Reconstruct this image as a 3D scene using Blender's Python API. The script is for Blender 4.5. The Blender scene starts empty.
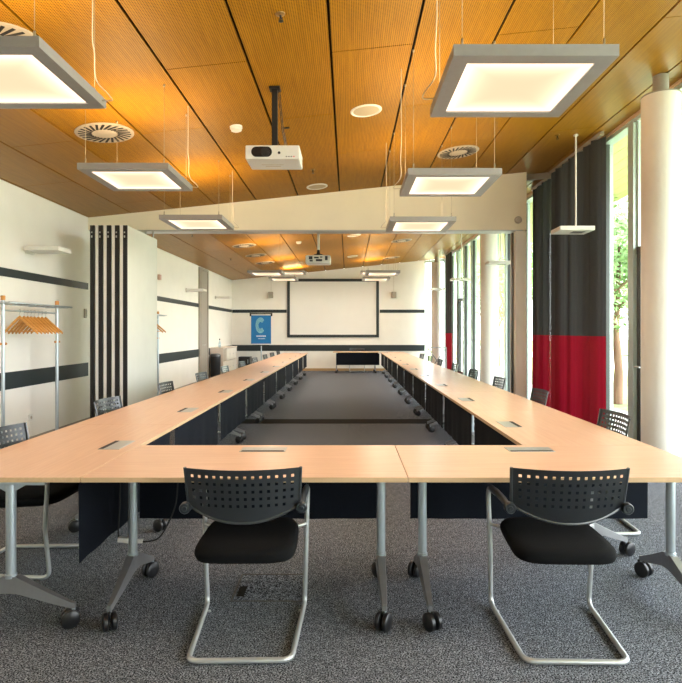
import bpy, bmesh, math, random
from mathutils import Vector, Matrix
random.seed(7)
PI = math.pi
scene = bpy.context.scene
COL = scene.collection
CAM_Z = 1.455

def ceil_z(x):
    return 3.752 + 0.104 * x
SLOPE = math.atan(0.104)

# ------------------------------------------------------------------ materials
MATS = {}
def nodes_of(m):
    m.use_nodes = True
    nt = m.node_tree
    return nt, nt.nodes, nt.links, nt.nodes['Principled BSDF']

def pmat(name, col, rough=0.5, metal=0.0, spec=0.5, noise=0.0, nscale=40.0, bump=0.0, bscale=None,
         stretch=(1, 1, 1), coat=0.0):
    """principled material with a procedural colour variation and bump"""
    m = bpy.data.materials.new(name)
    nt, N, L, b = nodes_of(m)
    b.inputs['Base Color'].default_value = (*col, 1)
    b.inputs['Roughness'].default_value = rough
    b.inputs['Metallic'].default_value = metal
    b.inputs['Specular IOR Level'].default_value = spec
    b.inputs['Coat Weight'].default_value = coat
    tc = N.new('ShaderNodeTexCoord'); mp = N.new('ShaderNodeMapping')
    mp.inputs['Scale'].default_value = stretch
    L.new(tc.outputs['Object'], mp.inputs['Vector'])
    if noise > 0:
        n = N.new('ShaderNodeTexNoise'); n.inputs['Scale'].default_value = nscale; n.inputs['Detail'].default_value = 4
        L.new(mp.outputs['Vector'], n.inputs['Vector'])
        r = N.new('ShaderNodeValToRGB')
        r.color_ramp.elements[0].position = .3; r.color_ramp.elements[1].position = .7
        r.color_ramp.elements[0].color = (*[max(0, c * (1 - noise)) for c in col], 1)
        r.color_ramp.elements[1].color = (*[min(1, c * (1 + noise)) for c in col], 1)
        L.new(n.outputs['Fac'], r.inputs['Fac']); L.new(r.outputs['Color'], b.inputs['Base Color'])
    if bump > 0:
        n2 = N.new('ShaderNodeTexNoise'); n2.inputs['Scale'].default_value = bscale or nscale; n2.inputs['Detail'].default_value = 3
        L.new(mp.outputs['Vector'], n2.inputs['Vector'])
        bp = N.new('ShaderNodeBump'); bp.inputs['Strength'].default_value = bump; bp.inputs['Distance'].default_value = .004
        L.new(n2.outputs['Fac'], bp.inputs['Height']); L.new(bp.outputs['Normal'], b.inputs['Normal'])
    MATS[name] = m
    return m

def emat(name, col, strength, half=None, edge=1.0):
    """edge-lit diffuser: brighter towards its rim"""
    m = bpy.data.materials.new(name); m.use_nodes = True
    nt = m.node_tree; N = nt.nodes; L = nt.links
    for n in list(N):
        N.remove(n)
    out = N.new('ShaderNodeOutputMaterial'); e = N.new('ShaderNodeEmission')
    e.inputs['Color'].default_value = (*col, 1); e.inputs['Strength'].default_value = strength
    if half:
        tc = N.new('ShaderNodeTexCoord'); sp = N.new('ShaderNodeSeparateXYZ'); L.new(tc.outputs['Object'], sp.inputs[0])
        def mth(op, a, bb=None):
            k = N.new('ShaderNodeMath'); k.operation = op
            for i, v in enumerate((a, bb)):
                if v is None: continue
                if isinstance(v, (int, float)): k.inputs[i].default_value = v
                else: L.new(v, k.inputs[i])
            return k.outputs[0]
        d = mth('MAXIMUM', mth('ABSOLUTE', sp.outputs[0]), mth('ABSOLUTE', sp.outputs[1]))
        t = mth('POWER', mth('DIVIDE', d, half), 4.0)
        s = mth('MULTIPLY', mth('ADD', mth('MULTIPLY', t, edge - 1), 1.0), strength)
        L.new(s, e.inputs['Strength'])
        mx = N.new('ShaderNodeMixRGB'); L.new(t, mx.inputs[0])
        mx.inputs[1].default_value = (*col, 1); mx.inputs[2].default_value = (col[0], min(1, col[1] * 1.15), min(1, col[2] * 1.35), 1)
        L.new(mx.outputs[0], e.inputs['Color'])
    L.new(e.outputs[0], out.inputs[0])
    MATS[name] = m
    return m

def glass_mat(name, tint=(.97, .985, .975), refl=1.0):
    m = bpy.data.materials.new(name); m.use_nodes = True
    N = m.node_tree.nodes; L = m.node_tree.links
    for n in list(N):
        N.remove(n)
    out = N.new('ShaderNodeOutputMaterial'); mix = N.new('ShaderNodeMixShader')
    tr = N.new('ShaderNodeBsdfTransparent'); gl = N.new('ShaderNodeBsdfGlossy'); fr = N.new('ShaderNodeFresnel')
    tr.inputs[0].default_value = (*tint, 1); gl.inputs['Roughness'].default_value = 0.0
    N.remove(fr)
    ge = N.new('ShaderNodeNewGeometry'); dt = N.new('ShaderNodeVectorMath'); dt.operation = 'DOT_PRODUCT'
    L.new(ge.outputs['Normal'], dt.inputs[0]); L.new(ge.outputs['Incoming'], dt.inputs[1])
    def mth(op, a, bb=None):
        k = N.new('ShaderNodeMath'); k.operation = op
        for i, v in enumerate((a, bb)):
            if v is None: continue
            if isinstance(v, (int, float)): k.inputs[i].default_value = v
            else: L.new(v, k.inputs[i])
        return k.outputs[0]
    sch = mth('POWER', mth('SUBTRACT', 1.0, mth('ABSOLUTE', dt.outputs['Value'])), 5.0)
    fac = mth('MULTIPLY', mth('ADD', mth('MULTIPLY', sch, .93), .05), refl)
    L.new(fac, mix.inputs[0]); L.new(tr.outputs[0], mix.inputs[1]); L.new(gl.outputs[0], mix.inputs[2])
    L.new(mix.outputs[0], out.inputs[0])
    MATS[name] = m
    return m

def wood_mat(name, c1, c2, rough=.4, scale=3.0, perf=None, along='x', spec=.4, coat=0.0, vary=0.0):
    """wood: long stretched grain; perf = pitch of the drilled acoustic holes"""
    m = bpy.data.materials.new(name)
    nt, N, L, b = nodes_of(m)
    b.inputs['Roughness'].default_value = rough; b.inputs['Specular IOR Level'].default_value = spec
    b.inputs['Coat Weight'].default_value = coat
    tc = N.new('ShaderNodeTexCoord'); mp = N.new('ShaderNodeMapping')
    mp.inputs['Scale'].default_value = (1.2, 22, 22) if along == 'x' else (22, 1.2, 22)
    L.new(tc.outputs['Object'], mp.inputs['Vector'])
    n = N.new('ShaderNodeTexNoise'); n.inputs['Scale'].default_value = scale; n.inputs['Detail'].default_value = 6
    n.inputs['Distortion'].default_value = .4
    L.new(mp.outputs['Vector'], n.inputs['Vector'])
    r = N.new('ShaderNodeValToRGB'); r.color_ramp.elements[0].position = .32; r.color_ramp.elements[1].position = .68
    r.color_ramp.elements[0].color = (*c1, 1); r.color_ramp.elements[1].color = (*c2, 1)
    L.new(n.outputs['Fac'], r.inputs['Fac'])
    colout = r.outputs['Color']
    def mth(op, a, bb=None):
        k = N.new('ShaderNodeMath'); k.operation = op
        for i, v in enumerate((a, bb)):
            if v is None: continue
            if isinstance(v, (int, float)): k.inputs[i].default_value = v
            else: L.new(v, k.inputs[i])
        return k.outputs[0]
    if vary:
        n3 = N.new('ShaderNodeTexNoise'); n3.inputs['Scale'].default_value = .8
        L.new(tc.outputs['Object'], n3.inputs['Vector'])
        mv = N.new('ShaderNodeMixRGB'); mv.blend_type = 'MULTIPLY'; mv.inputs[0].default_value = vary
        L.new(colout, mv.inputs[1]); L.new(n3.outputs['Fac'], mv.inputs[2]); colout = mv.outputs[0]
    if perf:
        sp = N.new('ShaderNodeSeparateXYZ'); L.new(tc.outputs['Object'], sp.inputs[0])
        fx = mth('SUBTRACT', mth('FRACT', mth('DIVIDE', sp.outputs[0], perf)), .5)
        fy = mth('SUBTRACT', mth('FRACT', mth('DIVIDE', sp.outputs[1], perf)), .5)
        d = mth('SQRT', mth('ADD', mth('MULTIPLY', fx, fx), mth('MULTIPLY', fy, fy)))
        hole = mth('LESS_THAN', d, .27)
        mx = N.new('ShaderNodeMixRGB'); L.new(hole, mx.inputs[0]); L.new(colout, mx.inputs[1])
        mx.inputs[2].default_value = (.06, .024, .003, 1); colout = mx.outputs[0]
    L.new(colout, b.inputs['Base Color'])
    MATS[name] = m
    return m

def carpet_mat(name, dark, light, scale):
    m = bpy.data.materials.new(name)
    nt, N, L, b = nodes_of(m)
    b.inputs['Roughness'].default_value = .95; b.inputs['Specular IOR Level'].default_value = .04
    tc = N.new('ShaderNodeTexCoord')
    n = N.new('ShaderNodeTexNoise'); n.inputs['Scale'].default_value = scale; n.inputs['Detail'].default_value = 2
    L.new(tc.outputs['Object'], n.inputs['Vector'])
    v = N.new('ShaderNodeTexVoronoi'); v.inputs['Scale'].default_value = scale * 1.1
    L.new(tc.outputs['Object'], v.inputs['Vector'])
    r = N.new('ShaderNodeValToRGB'); r.color_ramp.elements[0].position = .40; r.color_ramp.elements[1].position = .64
    r.color_ramp.elements[0].color = (*dark, 1); r.color_ramp.elements[1].color = (*light, 1)
    L.new(n.outputs['Fac'], r.inputs['Fac'])
    mx = N.new('ShaderNodeMixRGB'); mx.blend_type = 'SOFT_LIGHT'; mx.inputs[0].default_value = .8
    bw = N.new('ShaderNodeRGBToBW'); L.new(v.outputs['Color'], bw.inputs[0])
    L.new(r.outputs['Color'], mx.inputs[1]); L.new(bw.outputs[0], mx.inputs[2])
    n4 = N.new('ShaderNodeTexNoise'); n4.inputs['Scale'].default_value = 28; n4.inputs['Detail'].default_value = 3
    L.new(tc.outputs['Object'], n4.inputs['Vector'])
    r4 = N.new('ShaderNodeValToRGB'); r4.color_ramp.elements[0].position = .38; r4.color_ramp.elements[1].position = .62
    r4.color_ramp.elements[0].color = (.72, .72, .72, 1); r4.color_ramp.elements[1].color = (1, 1, 1, 1)
    L.new(n4.outputs['Fac'], r4.inputs['Fac'])
    m4 = N.new('ShaderNodeMixRGB'); m4.blend_type = 'MULTIPLY'; m4.inputs[0].default_value = 1.0
    L.new(mx.outputs[0], m4.inputs[1]); L.new(r4.outputs['Color'], m4.inputs[2])
    L.new(m4.outputs[0], b.inputs['Base Color'])
    bp = N.new('ShaderNodeBump'); bp.inputs['Strength'].default_value = .5; bp.inputs['Distance'].default_value = .004
    L.new(n.outputs['Fac'], bp.inputs['Height']); L.new(bp.outputs['Normal'], b.inputs['Normal'])
    MATS[name] = m
    return m

M = {}
M['wall'] = pmat('cream_paint', (.89, .87, .81), .75, noise=.02, nscale=3, bump=.05, bscale=120)
M['stripe'] = pmat('slate_paint', (.016, .026, .03), .5, noise=.1, nscale=8)
M['beam'] = pmat('beam_paint', (.90, .82, .64), .7, noise=.02, nscale=3)
M['post'] = pmat('post_paint', (.90, .84, .74), .6, noise=.02, nscale=3)
M['column'] = pmat('column_plaster', (.82, .79, .72), .55, noise=.02, nscale=5)
M['plank_perf'] = wood_mat('perforated_oak', (.315, .144, .005), (.405, .193, .008), .5, 2.0, perf=.0165, along='y', spec=.15)
M['plank'] = wood_mat('plain_oak', (.26, .117, .007), (.34, .16, .011), .38, 2.0, along='y', spec=.3)
M['void'] = pmat('ceiling_void', (.006, .004, .003), .9, noise=.2)
M['carpet'] = carpet_mat('grey_carpet', (.010, .010, .013), (.36, .385, .43), 150)
M['strip'] = pmat('floor_track', (.020, .017, .014), .9, spec=.05, noise=.2, nscale=30)
M['beech'] = wood_mat('beech_laminate', (.70, .42, .265), (.78, .50, .335), .30, 2.2, along='x', spec=.4)
M['beech_edge'] = wood_mat('beech_edge_band', (.60, .40, .22), (.68, .47, .27), .4, 2.2, along='x')
M['panel_cloth'] = pmat('black_panel_cloth', (.007, .009, .014), .85, spec=.12, noise=.3, nscale=300, bump=.3, bscale=250)
M['silver'] = pmat('silver_lacquer', (.50, .56, .60), .33, metal=.65, noise=.03, nscale=20)
M['foot'] = pmat('cast_aluminium', (.30, .30, .31), .36, metal=.7, noise=.05, nscale=20)
M['chrome'] = pmat('satin_steel_tube', (.56, .58, .58), .36, metal=.6, noise=.02, nscale=20)
M['rubber'] = pmat('black_caster_plastic', (.010, .010, .011), .35, noise=.2, nscale=50)
M['chair_plastic'] = pmat('black_chair_shell', (.013, .017, .022), .33, spec=1.0, coat=.8, noise=.1, nscale=60, bump=.04, bscale=400)
_b = M['chair_plastic'].node_tree.nodes['Principled BSDF']
_b.inputs['Coat Roughness'].default_value = .38; _b.inputs['Coat Weight'].default_value = .4; _b.inputs['Coat IOR'].default_value = 1.5; _b.inputs['Sheen Weight'].default_value = .16
_b.inputs['Sheen Roughness'].default_value = .35; _b.inputs['Sheen Tint'].default_value = (.62, .78, .95, 1)
M['seat_cloth'] = pmat('black_seat_cloth', (.0035, .0037, .0042), .9, spec=.18, noise=.3, nscale=300, bump=.25, bscale=350)
M['knob'] = pmat('dark_grey_knob', (.022, .027, .032), .3, noise=.1)
M['port'] = pmat('port_aluminium', (.52, .52, .50), .35, metal=.55, noise=.03)
M['black'] = pmat('matt_black', (.008, .008, .008), .6, noise=.2)
M['white'] = pmat('white_plastic', (.80, .79, .74), .4, noise=.02)
M['offwhite'] = pmat('vent_white', (.44, .38, .30), .5, noise=.02)
M['lamp'] = pmat('lamp_frame_grey', (.36, .345, .33), .4, metal=.25, noise=.03, nscale=30)
M['cable'] = pmat('steel_cable', (.42, .36, .26), .4, metal=.3, noise=.02)
M['cord'] = pmat('pale_cord', (.62, .52, .38), .5, noise=.02)
M['diff'] = emat('lamp_diffuser', (1.0, .67, .42), .86, half=.32, edge=2.3)
M['updiff'] = emat('lamp_uplight', (1.0, .68, .36), 15.0)
M['partition'] = pmat('partition_white', (.74, .76, .70), .5, noise=.02, nscale=4)
M['partition_edge'] = pmat('partition_black_edge', (.012, .011, .011), .5, noise=.15)
M['partition_rim'] = pmat('partition_rim', (.86, .84, .80), .4, metal=.0, noise=.03)
M['mullion'] = pmat('pale_green_aluminium', (.52, .62, .59), .35, metal=.2, noise=.03)
M['darkframe'] = pmat('dark_bronze_frame', (.05, .055, .052), .4, metal=.3, noise=.05)
M['glass'] = glass_mat('window_glass', refl=.55)
M['curtain_grey'] = pmat('grey_curtain_cloth', (.036, .029, .025), .85, noise=.12, nscale=60, bump=.2, bscale=300)
M['curtain_red'] = pmat('red_curtain_cloth', (.27, .002, .010), .8, noise=.08, nscale=60, bump=.2, bscale=300)
for _n in ('curtain_grey', 'curtain_red'):          # thin cloth lets some daylight through
    _nt = M[_n].node_tree; _b = _nt.nodes['Principled BSDF']; _o = _nt.nodes['Material Output']
    _t = _nt.nodes.new('ShaderNodeBsdfTranslucent'); _m = _nt.nodes.new('ShaderNodeMixShader'); _m.inputs[0].default_value = .07
    _t.inputs[0].default_value = (.13, .135, .14, 1) if _n == 'curtain_grey' else (.60, .01, .05, 1)
    _nt.links.new(_b.outputs[0], _m.inputs[1]); _nt.links.new(_t.outputs[0], _m.inputs[2]); _nt.links.new(_m.outputs[0], _o.inputs[0])
M['hanger'] = wood_mat('hanger_wood', (.55, .24, .05), (.68, .32, .08), .35, 3, along='x')
M['screen'] = pmat('projection_cloth', (.80, .81, .78), .8, noise=.01, nscale=3)
M['blue'] = pmat('blue_poster', (.006, .16, .42), .5, noise=.03, nscale=6)
M['paleblue'] = pmat('pale_blue_print', (.25, .55, .62), .5, noise=.25, nscale=60)
M['printwhite'] = pmat('white_print', (.7, .78, .85), .5, noise=.02)
M['cabinet'] = pmat('pale_beech_cabinet', (.80, .70, .60), .5, noise=.04, nscale=6)
M['cabinet_front'] = pmat('white_cabinet_front', (.78, .74, .66), .5, noise=.02)
M['doorgrey'] = pmat('grey_door_frame', (.36, .33, .28), .45, noise=.03)
M['skirt'] = wood_mat('skirting_wood', (.42, .27, .12), (.52, .34, .16), .5, 3)
M['timber'] = wood_mat('pale_timber', (.62, .44, .28), (.72, .52, .34), .5, 3, along='y')
M['grass'] = pmat('lawn_grass', (.24, .30, .12), .9, noise=.35, nscale=4, bump=.6, bscale=60)
M['path'] = pmat('pale_paving', (.62, .60, .56), .8, noise=.08, nscale=6)
M['bark'] = pmat('tree_bark', (.22, .13, .08), .9, noise=.3, nscale=12, bump=.6, bscale=20, stretch=(1, 1, .2))
M['leaf'] = pmat('green_leaf', (.30, .46, .18), .6, noise=.3, nscale=3)
M['soffit'] = wood_mat('soffit_boards', (.62, .60, .26), (.72, .70, .33), .6, 2, along='y')
M['bike'] = pmat('purple_paint', (.25, .03, .10), .4, noise=.05)
M['bottle'] = glass_mat('bottle_glass', (.75, .86, .92))
M['pink'] = pmat('dusty_pink_plastic', (.62, .38, .32), .5, noise=.03)
M['brass'] = pmat('aged_brass', (.30, .19, .07), .4, metal=.6, noise=.05)
M['grille'] = pmat('speaker_grille', (.50, .42, .29), .6, noise=.08, nscale=200)
M['hatch'] = pmat('hatch_rim', (.07, .065, .06), .6, noise=.1)
M['steelgrey'] = pmat('grey_steel', (.22, .23, .23), .45, noise=.05)
M['led'] = pmat('red_indicator', (.7, .03, .03), .4, noise=.02)

# ------------------------------------------------------------------ mesh helpers
def box(bm, c, s, bevel=0.0, mi=0, rot=None):
    r = bmesh.ops.create_cube(bm, size=1.0)
    vs = r['verts']
    for v in vs:
        v.co = Vector((v.co.x * s[0], v.co.y * s[1], v.co.z * s[2]))
    if bevel > 0:
        es = list({e for v in vs for e in v.link_edges})
        rb = bmesh.ops.bevel(bm, geom=es, offset=bevel, segments=2, affect='EDGES', profile=.6)
        vs = list({v for f in rb['faces'] for v in f.verts} | {v for v in vs if v.is_valid})
    if rot is not None:
        for v in vs: v.co = rot @ v.co
    for v in vs: v.co += Vector(c)
    if mi:
        for f in {f for v in vs for f in v.link_faces}: f.material_index = mi
    return vs

def frame_of(d):
    d = d.normalized()
    a = Vector((0, 0, 1)) if abs(d.z) < .9 else Vector((1, 0, 0))
    u = d.cross(a).normalized(); w = d.cross(u).normalized()
    return u, w

def tube(bm, pts, r, seg=8, caps=True, closed=False, mi=0):
    pts = [Vector(p) for p in pts]
    n = len(pts)
    rs = r if isinstance(r, (list, tuple)) else [r] * n
    rings = []; u = None
    for i, p in enumerate(pts):
        if closed:
            d = pts[(i + 1) % n] - pts[i - 1]
        else:
            d = pts[min(i + 1, n - 1)] - pts[max(i - 1, 0)]
        d.normalize()
        if u is None: u, w = frame_of(d)
        else:
            u = (u - d * u.dot(d)).normalized(); w = d.cross(u).normalized()
        rings.append([bm.verts.new(p + (u * math.cos(2 * PI * k / seg) + w * math.sin(2 * PI * k / seg)) * rs[i]) for k in range(seg)])
    m = n if closed else n - 1
    for i in range(m):
        A = rings[i]; B = rings[(i + 1) % n]
        for k in range(seg):
            f = bm.faces.new((A[k], A[(k + 1) % seg], B[(k + 1) % seg], B[k])); f.smooth = True; f.material_index = mi
    if caps and not closed:
        f = bm.faces.new(list(reversed(rings[0]))); f.material_index = mi
        f = bm.faces.new(rings[-1]); f.material_index = mi

def cyl(bm, p0, p1, r0, r1=None, seg=16, mi=0):
    tube(bm, [p0, p1], [r0, r0 if r1 is None else r1], seg, mi=mi)

def lathe(bm, prof, c=(0, 0, 0), axis='z', seg=24, mi=0):
    """prof: list of (radius, height) from one end to the other"""
    rings = []
    for r, h in prof:
        ring = []
        for k in range(seg):
            a = 2 * PI * k / seg
            x, y = r * math.cos(a), r * math.sin(a)
            p = {'z': (x, y, h), 'y': (x, h, y), 'x': (h, x, y)}[axis]
            ring.append(bm.verts.new(Vector(p) + Vector(c)))
        rings.append(ring)
    for A, B in zip(rings, rings[1:]):
        for k in range(seg):
            f = bm.faces.new((A[k], A[(k + 1) % seg], B[(k + 1) % seg], B[k])); f.smooth = True; f.material_index = mi
    for ring in (rings[0], rings[-1]):
        f = bm.faces.new(ring); f.material_index = mi

def prism(bm, poly, axis, a, b, mi=0):
    """extrude polygon of 2D points along axis from a to b"""
    def P(p, t):
        return {'x': (t, p[0], p[1]), 'y': (p[0], t, p[1]), 'z': (p[0], p[1], t)}[axis]
    A = [bm.verts.new(P(p, a)) for p in poly]; B = [bm.verts.new(P(p, b)) for p in poly]
    n = len(poly); fs = []
    for i in range(n):
        fs.append(bm.faces.new((A[i], A[(i + 1) % n], B[(i + 1) % n], B[i])))
    fs.append(bm.faces.new(A)); fs.append(bm.faces.new(B))
    for f in fs: f.material_index = mi

def fillet(pts, rad, seg=6):
    """round the corners of a polyline"""
    pts = [Vector(p) for p in pts]; out = [pts[0]]
    for i in range(1, len(pts) - 1):
        p, a, b = pts[i], pts[i - 1], pts[i + 1]
        r = rad[i] if isinstance(rad, (list, tuple)) else rad
        da = (a - p); db = (b - p)
        t = min(r, da.length * .48, db.length * .48)
        s = p + da.normalized() * t; e = p + db.normalized() * t
        for k in range(seg + 1):
            q = k / seg
            out.append(s * (1 - q) ** 2 + p * 2 * q * (1 - q) + e * q * q)
    out.append(pts[-1])
    return out

def mkobj(name, bm, mat, parent=None, smooth_angle=None, loc=None):
    bmesh.ops.recalc_face_normals(bm, faces=bm.faces)
    for e in bm.edges:
        if len(e.link_faces) == 2 and e.calc_face_angle(0) > .7: e.smooth = False
    me = bpy.data.meshes.new(name)
    bm.to_mesh(me); bm.free()
    for m in (mat if isinstance(mat, (list, tuple)) else [mat]):
        me.materials.append(m)
    o = bpy.data.objects.new(name, me)
    COL.objects.link(o)
    if parent: o.parent = parent
    if loc: o.location = loc
    return o

def tag(o, label, cat, group=None, kind=None):
    if label: o['label'] = label
    if cat: o['category'] = cat
    if group: o['group'] = group
    if kind: o['kind'] = kind
    return o

def thing(name, label, cat, loc=(0, 0, 0), rz=0.0, group=None):
    o = bpy.data.objects.new(name, None); COL.objects.link(o)
    o.empty_display_size = .1
    o.location = loc; o.rotation_euler = (0, 0, rz)
    return tag(o, label, cat, group)

def struct(name, bm, mat, parent=None, label=None, cat=None):
    o = mkobj(name, bm, mat, parent)
    if parent is None:
        tag(o, label, cat, kind='structure')
    return o

def copy_tree(o, parent=None):
    c = o.copy(); COL.objects.link(c)
    if parent: c.parent = parent
    for ch in list(o.children):
        copy_tree(ch, c)
    return c

def NB(): return bmesh.new()

# ------------------------------------------------------------------ room shell
XL, XR, Y0, Y1 = -4.25, 3.54, -3.0, 21.06
YB0, YB1 = 9.42, 9.72            # sliding-wall line

bm = NB(); box(bm, ((XL + XR) / 2, (Y0 + Y1) / 2, -.05), (XR - XL + .4, Y1 - Y0 + .4, .1))
struct('floor', bm, M['carpet'], label='grey flecked carpet floor', cat='floor')
bm = NB(); box(bm, ((XL + XR) / 2, 9.27, .002), (XR - XL, .44, .004))
struct('trim_1', bm, M['strip'], label='dark track strip crossing the carpet under the beam', cat='floor trim')

bm = NB(); box(bm, (XL - .1, (Y0 + Y1) / 2, ceil_z(XL) / 2), (.2, Y1 - Y0 + .4, ceil_z(XL)))
struct('wall_left', bm, M['wall'], label='cream wall on the left with dark stripes', cat='wall')
def gable(y0, y1, x0, x1, name, label, z0=0.0, mat=None):
    b = NB(); prism(b, [(x0, z0), (x1, z0), (x1, ceil_z(x1)), (x0, ceil_z(x0))], 'y', y0, y1)
    return struct(name, b, mat or M['wall'], label=label, cat='wall')
gable(Y1, Y1 + .2, XL, 2.80, 'wall_far', 'cream far wall behind the projection screen')
gable(Y0 - .2, Y0, XL, XR, 'wall_near', 'cream wall behind the camera')
o = gable(YB0, YB1, XL, 2.92, 'beam', 'cream header beam of the folding wall', 3.11, M['beam']); o['category'] = 'beam'
# aluminium track along the beam's underside
bm = NB(); box(bm, (-.69, 9.57, 3.10), (7.1, .24, .02)); box(bm, (-.69, 9.435, 3.102), (7.1, .02, .016))
struct('trim_2', bm, M['port'], label='grey sliding track under the cream beam', cat='track')
bm = NB(); box(bm, (2.83, 9.57, 1.545), (.18, .30, 3.09), .004); box(bm, (2.73, 9.57, 1.54), (.02, .08, 3.08), mi=1)
struct('post', bm, [M['post'], M['darkframe']], label='cream end post of the folding wall beside the glass panel', cat='post')

# stripes on the left and far walls
def stripe(n, side, z0, z1, a, b, label):
    q = NB()
    if side == 'left': box(q, (XL + .006, (a + b) / 2, (z0 + z1) / 2), (.012, b - a, z1 - z0))
    else: box(q, ((a + b) / 2, Y1 - .006, (z0 + z1) / 2), (b - a, .012, z1 - z0))
    struct('trim_%d' % n, q, M['stripe'], label=label, cat='wall stripe')
stripe(3, 'left', 2.13, 2.235, Y0, 9.40, 'narrow upper dark stripe on the near left wall')
stripe(4, 'left', .725, .94, Y0, 9.40, 'wide lower dark stripe on the near left wall')
stripe(5, 'left', 2.13, 2.235, 9.72, 16.35, 'narrow upper dark stripe on the left wall past the folded panels')
stripe(6, 'left', .725, .94, 9.72, 16.35, 'wide lower dark stripe on the left wall past the folded panels')
stripe(7, 'left', 2.13, 2.235, 17.35, Y1 - .02, 'narrow upper dark stripe beyond the grey door')
stripe(8, 'left', .725, .94, 17.35, Y1 - .02, 'wide lower dark stripe beyond the grey door')
stripe(9, 'far', 2.12, 2.235, XL + .02, -2.24, 'narrow dark stripe on the far wall left of the screen')
stripe(10, 'far', 2.12, 2.235, 1.16, 2.8, 'narrow dark stripe on the far wall right of the screen')
stripe(11, 'far', .725, .945, XL + .02, 2.8, 'wide dark stripe across the far wall below the screen')
bm = NB(); box(bm, (-.72, Y1 - .009, .045), (7.0, .018, .09))
struct('baseboard_far', bm, M['skirt'], label='brown skirting along the far wall', cat='skirting')
bm = NB(); box(bm, (XL + .006, 6.3, .02), (.012, 19.8, .04))
struct('baseboard_left', bm, M['doorgrey'], label='low grey skirting along the left wall', cat='skirting')

# ceiling: boards with open black joints
bm = NB()
edges = [-0.14 + .68 * k for k in range(-7, 7)]
for i, x0 in enumerate(edges):
    x1 = x0 + .68
    a = max(x0 + .011, XL - .15); b = min(x1 - .011, XR + .1)
    if b - a < .02: continue
    perf = -2.9 < x0 < 2.4
    ph = 4.72 if i % 2 == 1 else 6.05
    y = ph - 2.7 * 3
    while y < Y1 + .2:
        ya = max(y + .004, Y0); yb = min(y + 2.7 - .004, Y1 + .1)
        if yb - ya > .05:
            prism(bm, [(a, ceil_z(a)), (b, ceil_z(b)), (b, ceil_z(b) + .018), (a, ceil_z(a) + .018)], 'y', ya, yb, mi=0 if perf else 1)
        y += 2.7
prism(bm, [(XL - .2, ceil_z(XL - .2) + .03), (XR + .2, ceil_z(XR + .2) + .03), (XR + .2, ceil_z(XR + .2) + .16), (XL - .2, ceil_z(XL - .2) + .16)], 'y', Y0 - .2, Y1 + .2, mi=2)
struct('ceiling', bm, [M['plank_perf'], M['plank'], M['void']], label='sloping golden timber board ceiling with black joints', cat='ceiling')

# round columns along the glazing
for i, (y, nm) in enumerate(((5.93, 'nearest'), (13.07, 'second'), (20.3, 'farthest'))):
    bm = NB()
    zt = 3.87; cx_ = (3.22, 3.2, 3.12)[i]
    lathe(bm, [(.185, 0.0), (.185, zt - .012), (.178, zt - .012)], (cx_, y, 0), seg=48, mi=0)
    lathe(bm, [(.19, zt - .012), (.19, zt)], (cx_, y, 0), seg=48, mi=1)
    lathe(bm, [(.075, zt), (.075, ceil_z(cx_ - .08))], (cx_, y, 0), seg=24, mi=2)
    struct('column', bm, [M['column'], M['doorgrey'], M['doorgrey']], label='%s round white column in front of the glazing' % nm, cat='column')

# ------------------------------------------------------------------ glazed facade on the right
MUL = [-3.0, -1.2, 0, 1.2, 2.4, 3.6, 4.8, 6.0, 7.18, 8.06, 9.35, 10.5, 11.7, 12.9, 14.1, 15.3, 16.5, 17.6, 18.7, 19.9, 21.06]
ZT = ceil_z(XR) - .01
for i, (a, b) in enumerate(zip(MUL, MUL[1:])):
    n = i + 1
    door = (a, b) in ((6.0, 7.18), (17.6, 18.7))
    root = bpy.data.objects.new('window_%d' % n, None); COL.objects.link(root)
    root.location = (XR, (a + b) / 2, 0)
    tag(root, 'floor to ceiling glazed bay %d counted from the camera end%s' % (n, ', with a dark framed door' if door else ''), 'window', kind='structure')
    w = b - a
    bm = NB()
    box(bm, (.06, -w / 2 + .035, ZT / 2), (.16, .07, ZT), .004)
    box(bm, (.06, w / 2 - .035, ZT / 2), (.16, .07, ZT), .004)
    box(bm, (.06, 0, .04), (.14, w - .14, .08)); box(bm, (.06, 0, ZT - .04), (.14, w - .14, .08))
    mkobj('window_frame', bm, M['mullion'], root)
    bm = NB(); box(bm, (.05, -w / 2 + .09, ZT / 2), (.05, .036, ZT - .16)); box(bm, (.05, w / 2 - .09, ZT / 2), (.05, .036, ZT - .16))
    mkobj('sash', bm, M['darkframe'] if not door else M['mullion'], root)
    if door:
        bm = NB()
        box(bm, (.05, 0, 2.44), (.10, w - .216, .09), .004)
        for s in (-1, 1): box(bm, (.05, s * (w / 2 - .15), 1.24), (.09, .08, 2.32), .004)
        box(bm, (.05, 0, .13), (.08, w - .38, .10))
        d = mkobj('door_frame', bm, M['darkframe'], root)
        bm = NB(); tube(bm, fillet([(.0, w / 2 - .15, 1.02), (-.05, w / 2 - .15, 1.02), (-.05, w / 2 - .29, 1.02)], .02), .009)
        mkobj('door_handle', bm, M['chrome'], d)
    bm = NB(); vs = [bm.verts.new(p) for p in ((.06, -w / 2 + .11, .08), (.06, w / 2 - .11, .08), (.06, w / 2 - .11, ZT - .08), (.06, -w / 2 + .11, ZT - .08))]
    bm.faces.new(vs)
    mkobj('pane', bm, M['glass'], root)
bm = NB(); box(bm, (XR - .015, (Y0 + Y1) / 2, ceil_z(XR - .015) - .02), (.03, Y1 - Y0, .045))
struct('trim_12', bm, M['timber'], label='pale timber edge between the ceiling and the glazing', cat='ceiling trim')
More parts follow.
